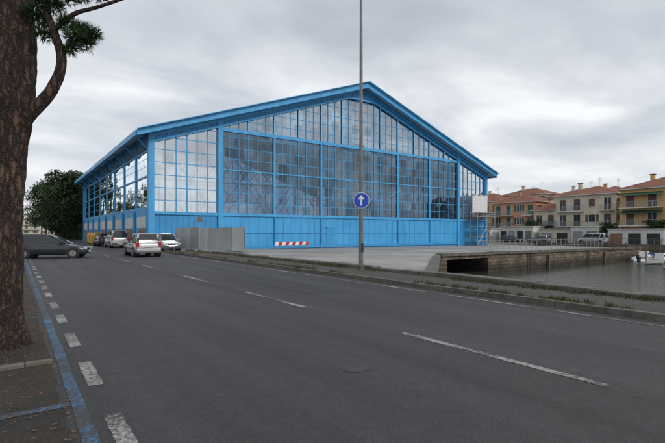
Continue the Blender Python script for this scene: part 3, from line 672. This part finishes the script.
# ---------------------------------------------------------------- cars
def lerp(tab,t):
    for i in range(len(tab)-1):
        if t<=tab[i+1][0]:
            a,c=tab[i],tab[i+1]; f=(t-a[0])/(c[0]-a[0]); return a[1]+(c[1]-a[1])*f
    return tab[-1][1]
M_head=paint("headlamp_glass",(.6,.62,.64),.1,.3); M_red=simple("tail_lamp_red",(.35,.012,.01),.25); M_plate=simple("number_plate",(.6,.6,.58),.5); M_chrome=simple("wheel_rim",(.38,.39,.4),.3,.8)
M_trim=simple("black_trim",(.025,.025,.027),.5)
def car(name,loc,rz,L,Wd,Ht,col,style="hatch"):
    E=empty(name,loc,rz); pm=paint(name+"_paint",col); X=lambda t:(t-.5)*L
    bz=Ht*.62
    if style=="hatch": top=[(0,bz*.8),(.015,bz*.97),(.05,bz),(.6,bz*.985),(.72,bz*.95),(.9,bz*.80),(.97,bz*.68),(1,bz*.52)]; gb=(.025,.745); gr=(.10,.50)
    elif style=="sedan": top=[(0,bz*.78),(.015,bz*.93),(.05,bz*.99),(.2,bz),(.6,bz*.985),(.72,bz*.94),(.9,bz*.80),(.97,bz*.70),(1,bz*.55)]; gb=(.08,.74); gr=(.21,.52)
    else: top=[(0,bz*.8),(.015,bz*.97),(.05,bz),(.7,bz*.985),(.84,bz*.93),(.94,bz*.75),(.98,bz*.64),(1,bz*.5)]; gb=(.015,.86); gr=(.05,.66)
    bot=[(0,.36),(.03,.24),(.5,.2),(.96,.22),(1,.34)]; hw=[(0,.82),(.03,.93),(.12,.99),(.5,1),(.85,.98),(.95,.9),(1,.74)]
    b=MB(); secs=[]
    for t in(0,.015,.03,.06,.1,.16,.22,.3,.4,.5,.6,.68,.72,.78,.84,.9,.94,.97,.99,1):
        zt=lerp(top,t);zb=lerp(bot,t);h=lerp(hw,t)*Wd/2; x=X(t); dz=zt-zb
        half=[(h*.86,zb),(h*.97,zb+.1*dz),(h,zb+.35*dz),(h*1.0,zb+.62*dz),(h*.965,zb+.88*dz),(h*.9,zb+.975*dz),(h*.6,zt+.012)]
        s=[(x,-y,z) for y,z in half]+[(x,0,zt+.025)]+[(x,y,z) for y,z in half[::-1]]; secs.append(s)
    b.loft(secs,pm,close=True); b.obj("body",E,smooth=True)
    b=MB(); zb=bz*.97; zt=Ht-.05; hb=Wd/2*.88; ht=Wd/2*.70
    lvls=[]
    for f in(0,.35,.7,1):
        bow=.02*math.sin(f*math.pi); t0=gb[0]+(gr[0]-gb[0])*f-bow*.5; t1=gb[1]+(gr[1]-gb[1])*f+bow*.3; h=hb+(ht-hb)*f+bow*.8; z=zb+(zt-zb)*f
        c=.02; lvls.append([(X(t0),-h*.8,z),(X(t0+c),-h,z),(X(t1-.05),-h,z),(X(t1),-h*.7,z),(X(t1+.008),0,z),(X(t1),h*.7,z),(X(t1-.05),h,z),(X(t0+c),h,z),(X(t0),h*.8,z),(X(t0-.006),0,z)])
    b.loft(lvls,M_win,close=True); b.obj("windows",E,smooth=False)
    b=MB(); r0,r1=gr; secs=[]
    for f,zz in((0,zt-.03),(.5,zt+.02),(1,Ht)):
        sh=.02+.05*f; h=ht*(1.04-.16*f); secs.append([(X(r0-.015+sh*.6),-h*.8,zz),(X(r0+sh),-h,zz),(X(r1-.04-sh*.4),-h,zz),(X(r1+.01-sh*.8),-h*.7,zz),(X(r1+.01-sh*.8),h*.7,zz),(X(r1-.04-sh*.4),h,zz),(X(r0+sh),h,zz),(X(r0-.015+sh*.6),h*.8,zz)])
    b.loft(secs,pm,close=True)
    for sg in(-1,1):
        def pil(tb,tr,w,e=.012):
            b.beam((X(tb),sg*(hb+e),zb-.03),(X(tr),sg*(ht+e+.008),zt),w,.03,pm,up=(0,1,0))
        b.beam((X(gb[1]-.02),sg*(hb*.93),zb-.03),(X(gr[1]-.01),sg*(ht*.93),zt),.06,.06,pm)
        b.beam((X(gb[0]+.02),sg*(hb*.93),zb-.03),(X(gr[0]+.012),sg*(ht*.93),zt),.12,.09,pm)
        mid=(gb[0]+gb[1])/2+.02; pil(mid,mid-.02,.07)
        if style!="sedan": pil(gb[0]+.17,gr[0]+.10,.09)
        b.beam((X(gb[0]+.03),sg*(hb+.012),zb+.0),(X(gb[1]-.04),sg*(hb+.012),zb+.0),.04,.04,M_trim)
        b.box((X(gb[1]-.09),sg*(Wd/2+.03),zb+.06),(.1,.16,.12),pm)
        for t in(mid,gb[1]-.05,gb[0]+.17): b.mm((X(t)-.006,sg*Wd/2*.985-.006,.32),(X(t)+.006,sg*Wd/2*.985+.012,zb-.06),M_trim)
        b.mm((X(.25),sg*Wd/2-.02,.5),(X(.78),sg*Wd/2+.012,.56),M_trim)
        for t in(mid+.03,gb[0]+.2): b.mm((X(t),sg*Wd/2*.98-.02,zb-.17),(X(t)+.16,sg*Wd/2*.98+.03,zb-.13),M_trim)
    b.obj("roof_and_pillars",E)
    b=MB(); wr=.30 if style!="van" else .32
    for t in(.17,.82):
        for sg in(-1,1):
            y=sg*Wd/2; b.cyl((X(t),y*.6,wr+.03),(X(t),y*1.004+sg*.002,wr+.03),wr+.055,wr+.055,M_trim,24)
            b.cyl((X(t),y*.72,wr),(X(t),y*1.01+sg*.006,wr),wr,wr,M_black,24); b.cyl((X(t),y*.9,wr),(X(t),y*1.01+sg*.014,wr),wr*.66,wr*.6,M_chrome,16)
            b.cyl((X(t),y,wr),(X(t),y*1.01+sg*.024,wr),wr*.2,wr*.16,M_trim,8)
            for k in range(6):
                a=k*math.pi/3; b.cyl((X(t)+math.cos(a)*wr*.42,y,wr+math.sin(a)*wr*.42),(X(t)+math.cos(a)*wr*.42,y*1.01+sg*.017,wr+math.sin(a)*wr*.42),wr*.1,wr*.1,M_trim,6)
    b.obj("wheels",E)
    b=MB()
    for sg in(-1,1):
        b.box((X(.965),sg*Wd*.34,bz*.66),(.2,.36,.15),M_head,rot=-sg*.35); b.box((X(.012),sg*Wd*.41,bz*.84),(.14,.17,.32),M_red,rot=sg*.2)
        b.box((X(.99),sg*Wd*.3,.42),(.06,.22,.08),M_trim)
    b.box((X(.985),0,.44),(.12,Wd*.8,.12),M_trim); b.box((X(.99),0,bz*.62),(.05,Wd*.36,.1),M_trim)
    b.box((X(.012),0,.44),(.14,Wd*.86,.16),M_trim if style!="hatch" else pm); b.box((X(-.008),0,.44 if style!="hatch" else bz*.72),(.03,.5,.12),M_plate); b.box((X(1.005),0,.40),(.03,.5,.11),M_plate)
    b.obj("lights_and_bumpers",E,bevel=.015); return E
car("dark_estate_car",(1.95,32.6,.005),math.radians(-20),4.05,1.68,1.45,(.03,.035,.042),"hatch")
car("white_hatchback_car",(6.95,31.8,.005),math.radians(90),3.9,1.66,1.5,(.46,.47,.48),"hatch")
car("silver_car",(10.55,39.2,.005),math.radians(-93),3.8,1.64,1.5,(.36,.39,.42),"hatch")
car("white_minivan",(8.45,50,.005),math.radians(90),4.3,1.75,1.75,(.52,.52,.52),"van")
car("dark_parked_car",(8.3,57,.005),math.radians(90),4.1,1.68,1.45,(.05,.055,.07),"sedan")
car("white_van",(81.2,36.5,-.495),math.radians(90),4.6,1.8,1.9,(.6,.6,.6),"van")
car("silver_parked_car",(81.2,46,-.495),math.radians(90),4.0,1.7,1.45,(.3,.31,.33),"hatch")
car("dark_parked_car",(81.2,52,-.495),math.radians(-90),3.9,1.65,1.45,(.06,.07,.09),"hatch")
# ---------------------------------------------------------------- street furniture
M_signblue=simple("sign_blue",(.01,.07,.50),.35,var=.03); M_signwhite=simple("sign_white",(.75,.75,.75),.4,var=.03); M_signred=simple("sign_red",(.5,.02,.02),.4)
L=empty("street_lamp",(11.0,13.5,.12)); b=MB()
b.cyl((0,0,-.05),(0,0,3.2),.085,.078,M_greyd,16); b.cyl((0,0,3.2),(0,0,11.4),.078,.05,M_greyd,16); b.cyl((0,0,-.05),(0,0,.18),.12,.11,M_kerb,14)
b.cyl((0,0,11.4),(-1.6,0,12.0),.05,.04,M_greyd,10); b.box((-2.0,0,12.05),(.8,.28,.14),M_greyd); b.mm((-.05,-.095,.7),(.05,-.07,1.05),M_trim); b.obj("column",L,smooth=False)
T=empty("one_way_arrow_sign",(11.02,13.5,2.83),math.radians(-41.5)); b=MB()
b.cyl((0,-.125,0),(0,-.105,0),.31,.31,M_signwhite,40); b.cyl((0,-.132,0),(0,-.124,0),.29,.29,M_signblue,40); b.cyl((0,-.104,0),(0,-.09,0),.3,.3,M_grey,40)
b.mm((-.035,-.138,-.2),(.035,-.1325,.06),M_signwhite); b.face([(-.13,-.138,.03),(.13,-.138,.03),(0,-.138,.21)],M_signwhite); b.mm((-.1,-.09,-.03),(.1,.1,.03),M_grey)
b.obj("disc",T)
T=empty("triangular_road_sign",(12.15,35.5,0),math.radians(-25)); b=MB()
b.cyl((0,0,0),(0,0,3.1),.035,.035,M_grey,8); tri=[(-.36,2.4),(.36,2.4),(0,3.02)]
b.loft([[(x,-.06,z) for x,z in tri],[(x,-.04,z) for x,z in tri]],M_greyd,close=True); b.obj("sign",T)
F=empty("site_hoarding"); b=MB(); Mh1=simple("hoarding_panel",(.36,.375,.38),.6,var=.15,scale=.8); Mh2=simple("hoarding_panel_dark",(.27,.28,.285),.6,var=.15,scale=.8)
def run(p,q,mats):
    p=Vector(p);q=Vector(q);L_=(q-p).length;n=int(L_/1.02);
    for i in range(n):
        a=p+(q-p)*(i/n); c=p+(q-p)*((i+.97)/n); m=mats[i%len(mats)]; tz=random.uniform(-.03,.05)
        b.beam((a.x,a.y,1.02+tz),(c.x,c.y,1.02+tz+random.uniform(-.015,.015)),.05,1.85,m); b.cyl((a.x,a.y,-.1),(a.x,a.y,2.1),.035,.035,M_grey,6)
run((12.0,41.6),(13.2,36.8),[Mh1,Mh1,Mh2]); run((13.3,36.7),(15.0,33.2),[Mh2,Mh2,Mh1]); run((15.1,33.3),(18.5,42.8),[Mh2,Mh1])
b.obj("panels",F)
B=empty("red_white_barrier",(22.2,41.6,-.25),0); b=MB()
for i in range(10):
    x=i*.42; b.loft([[(x,0,.45),(x+.42,0,.45),(x+.57,0,.8),(x+.15,0,.8)],[(x,.06,.45),(x+.42,.06,.45),(x+.57,.06,.8),(x+.15,.06,.8)]],M_signred if i%2 else M_signwhite,close=True)
for x in(.4,4): b.mm((x-.05,.07,0),(x+.05,.15,.85),M_grey); b.mm((x-.06,-.3,0),(x+.06,.5,.08),M_grey)
b.obj("board",B)
my=simple("yellow_plastic",(.60,.36,.02),.5)
for i,(x,y) in enumerate(((8.7,63),(8.7,65.6),(8.75,68.4))):
    E=empty("yellow_waste_container",(x,y,0)); b=MB()
    b.loft([[(-.6,-.8,.15),(.6,-.8,.15),(.6,.8,.15),(-.6,.8,.15)],[(-.7,-.95,1.2),(.7,-.95,1.2),(.7,.95,1.2),(-.7,.95,1.2)],[(-.5,-.9,1.55),(.5,-.9,1.55),(.5,.9,1.55),(-.5,.9,1.55)]],my,close=True)
    for sx in(-.5,.5):
        for sy in(-.7,.7): b.cyl((sx-.04,sy,.1),(sx+.04,sy,.1),.1,.1,M_black,10)
    b.obj("bin",E,bevel=.04)
# boats
def boat(name,loc,rz,L_,W_,col,cabin=False,cover=None):
    E=empty(name,loc,rz); b=MB(); secs=[]
    m=paint(name+"_hull",col,.35,0)
    for t in(0,.15,.4,.65,.82,.93,1):
        w=W_/2*(1 if t<.5 else math.cos((t-.5)*math.pi*.97)**.7+.02)*(.88+.12*min(1,t*4)); x=(t-.5)*L_; sh=.5+.25*t*t
        secs.append([(x,-w,sh),(x,-w*.9,.15),(x,-w*.35,-.15+.2*t**4),(x,w*.35,-.15+.2*t**4),(x,w*.9,.15),(x,w,sh),(x,w*.86,sh),(x,w*.8,sh-.2),(x,-w*.8,sh-.2),(x,-w*.86,sh)])
    b.loft(secs,m,close=True)
    b.mm((-L_*.1,-W_*.36,.35),(-L_*.06,W_*.36,.42),M_rust)
    b.box((-L_*.52,0,.5),(.25,.25,.6),M_trim)
    if cabin: b.loft([[(-.2,-W_*.3,.5),(L_*.25,-W_*.25,.55),(L_*.25,W_*.25,.55),(-.2,W_*.3,.5)],[(-.15,-W_*.25,1.2),(L_*.16,-W_*.2,1.15),(L_*.16,W_*.2,1.15),(-.15,W_*.25,1.2)]],M_signwhite,close=True); b.mm((-.1,-W_*.27,.8),(L_*.15,W_*.27,1.02),M_win)
    if cover: b.loft([[(-L_*.45,-W_*.45,.55),(-L_*.45,0,.85),(-L_*.45,W_*.45,.55)],[(L_*.3,-W_*.35,.62),(L_*.3,0,.9),(L_*.3,W_*.35,.62)]],cover,cap=False)
    b.obj("hull",E)
Mc=simple("blue_boat_cover",(.03,.10,.30),.7)
boat("rowing_boat",(52.5,16.2,-1.9),.3,4.4,1.6,(.45,.45,.43),cover=Mc); boat("motor_boat",(58,19.0,-1.9),-.4,5.5,2,(.55,.55,.55),True)
boat("motor_boat",(66.5,20.5,-1.9),.8,5,1.9,(.6,.6,.58),True); boat("rowing_boat",(72,24,-1.9),1.4,4.4,1.6,(.1,.2,.4)); boat("motor_boat",(75.5,29,-1.9),1.5,5,1.9,(.6,.6,.6),True,None); boat("rowing_boat",(75,35,-1.9),1.7,4.4,1.6,(.55,.2,.08))
boat("motor_boat",(62,22,-1.9),.1,4.6,1.7,(.50,.51,.53),True); boat("rowing_boat",(70,21,-1.9),.9,4.4,1.6,(.6,.6,.58),cover=Mc)
b=MB()
for (x,y) in((55.5,19.5),(61,18),(64,21),(69,22),(72.5,28),(74,33)): b.cyl((x,y,-3),(x+random.uniform(-.1,.1),y,-.3+random.uniform(0,.8)),.09,.08,M_post,8)
b.obj("mooring_posts")
# ---------------------------------------------------------------- world
w=bpy.data.worlds.new("World"); scene.world=w; w.use_nodes=True; nt=w.node_tree; nt.nodes.clear()
out=N(nt,"ShaderNodeOutputWorld"); bg=N(nt,"ShaderNodeBackground"); bg2=N(nt,"ShaderNodeBackground"); ms=N(nt,"ShaderNodeAddShader")
sky=N(nt,"ShaderNodeTexSky",sky_type='NISHITA'); sky.sun_disc=False; sky.sun_elevation=math.radians(38); sky.sun_rotation=math.radians(165)
nt.links.new(sky.outputs[0],bg.inputs[0]); bg.inputs[1].default_value=.012
tc=N(nt,"ShaderNodeTexCoord"); sp=N(nt,"ShaderNodeSeparateXYZ"); nt.links.new(tc.outputs["Generated"],sp.inputs[0])
mz=N(nt,"ShaderNodeMath",operation='MAXIMUM'); nt.links.new(sp.outputs[2],mz.inputs[0]); mz.inputs[1].default_value=0
az=N(nt,"ShaderNodeMath",operation='ADD'); nt.links.new(mz.outputs[0],az.inputs[0]); az.inputs[1].default_value=.15
dx=N(nt,"ShaderNodeMath",operation='DIVIDE'); dy=N(nt,"ShaderNodeMath",operation='DIVIDE')
nt.links.new(sp.outputs[0],dx.inputs[0]); nt.links.new(az.outputs[0],dx.inputs[1]); nt.links.new(sp.outputs[1],dy.inputs[0]); nt.links.new(az.outputs[0],dy.inputs[1])
cb=N(nt,"ShaderNodeCombineXYZ"); nt.links.new(dx.outputs[0],cb.inputs[0]); nt.links.new(dy.outputs[0],cb.inputs[1])
n1=noise_n(nt,cb.outputs[0],1.05,10,.5,(1.0,1.2,1)); n1.inputs["Distortion"].default_value=.35
cr=ramp(nt,[(.32,(.47,.50,.56)),(.44,(.60,.63,.675)),(.53,(.74,.76,.79)),(.64,(.94,.95,.96))]); nt.links.new(n1.outputs["Fac"],cr.inputs[0])
hz=N(nt,"ShaderNodeMapRange"); hz.inputs["From Min"].default_value=0; hz.inputs["From Max"].default_value=.22; hz.inputs["To Min"].default_value=.65; hz.inputs["To Max"].default_value=0
nt.links.new(mz.outputs[0],hz.inputs["Value"])
cc=mixc(nt,hz.outputs[0],cr.outputs[0],(.80,.82,.85))
nt.links.new(cc,bg2.inputs[0]); bg2.inputs[1].default_value=1.0
nt.links.new(bg.outputs[0],ms.inputs[0]); nt.links.new(bg2.outputs[0],ms.inputs[1]); nt.links.new(ms.outputs[0],out.inputs[0])
sd=bpy.data.lights.new("sun","SUN"); sd.energy=1.5; sd.angle=math.radians(12); sd.color=(1,.96,.9); so=bpy.data.objects.new("sun",sd); COL.objects.link(so)
el,azm=math.radians(38),math.radians(165); dirv=Vector((math.sin(azm)*math.cos(el),math.cos(azm)*math.cos(el),math.sin(el)))
so.rotation_euler=dirv.to_track_quat('Z','Y').to_euler(); so.location=(0,-20,40)
# ---------------------------------------------------------------- camera
cd=bpy.data.cameras.new("camera"); co=bpy.data.objects.new("camera",cd); COL.objects.link(co); scene.camera=co
co.location=(0,0,1.6); co.rotation_euler=(math.radians(90),0,math.radians(-35.5)); cd.lens=24.1; cd.sensor_width=36; cd.shift_y=.0158; cd.clip_end=6000; cd.clip_start=.05
scene.view_settings.view_transform='Standard'; scene.view_settings.look='None'; scene.view_settings.exposure=0
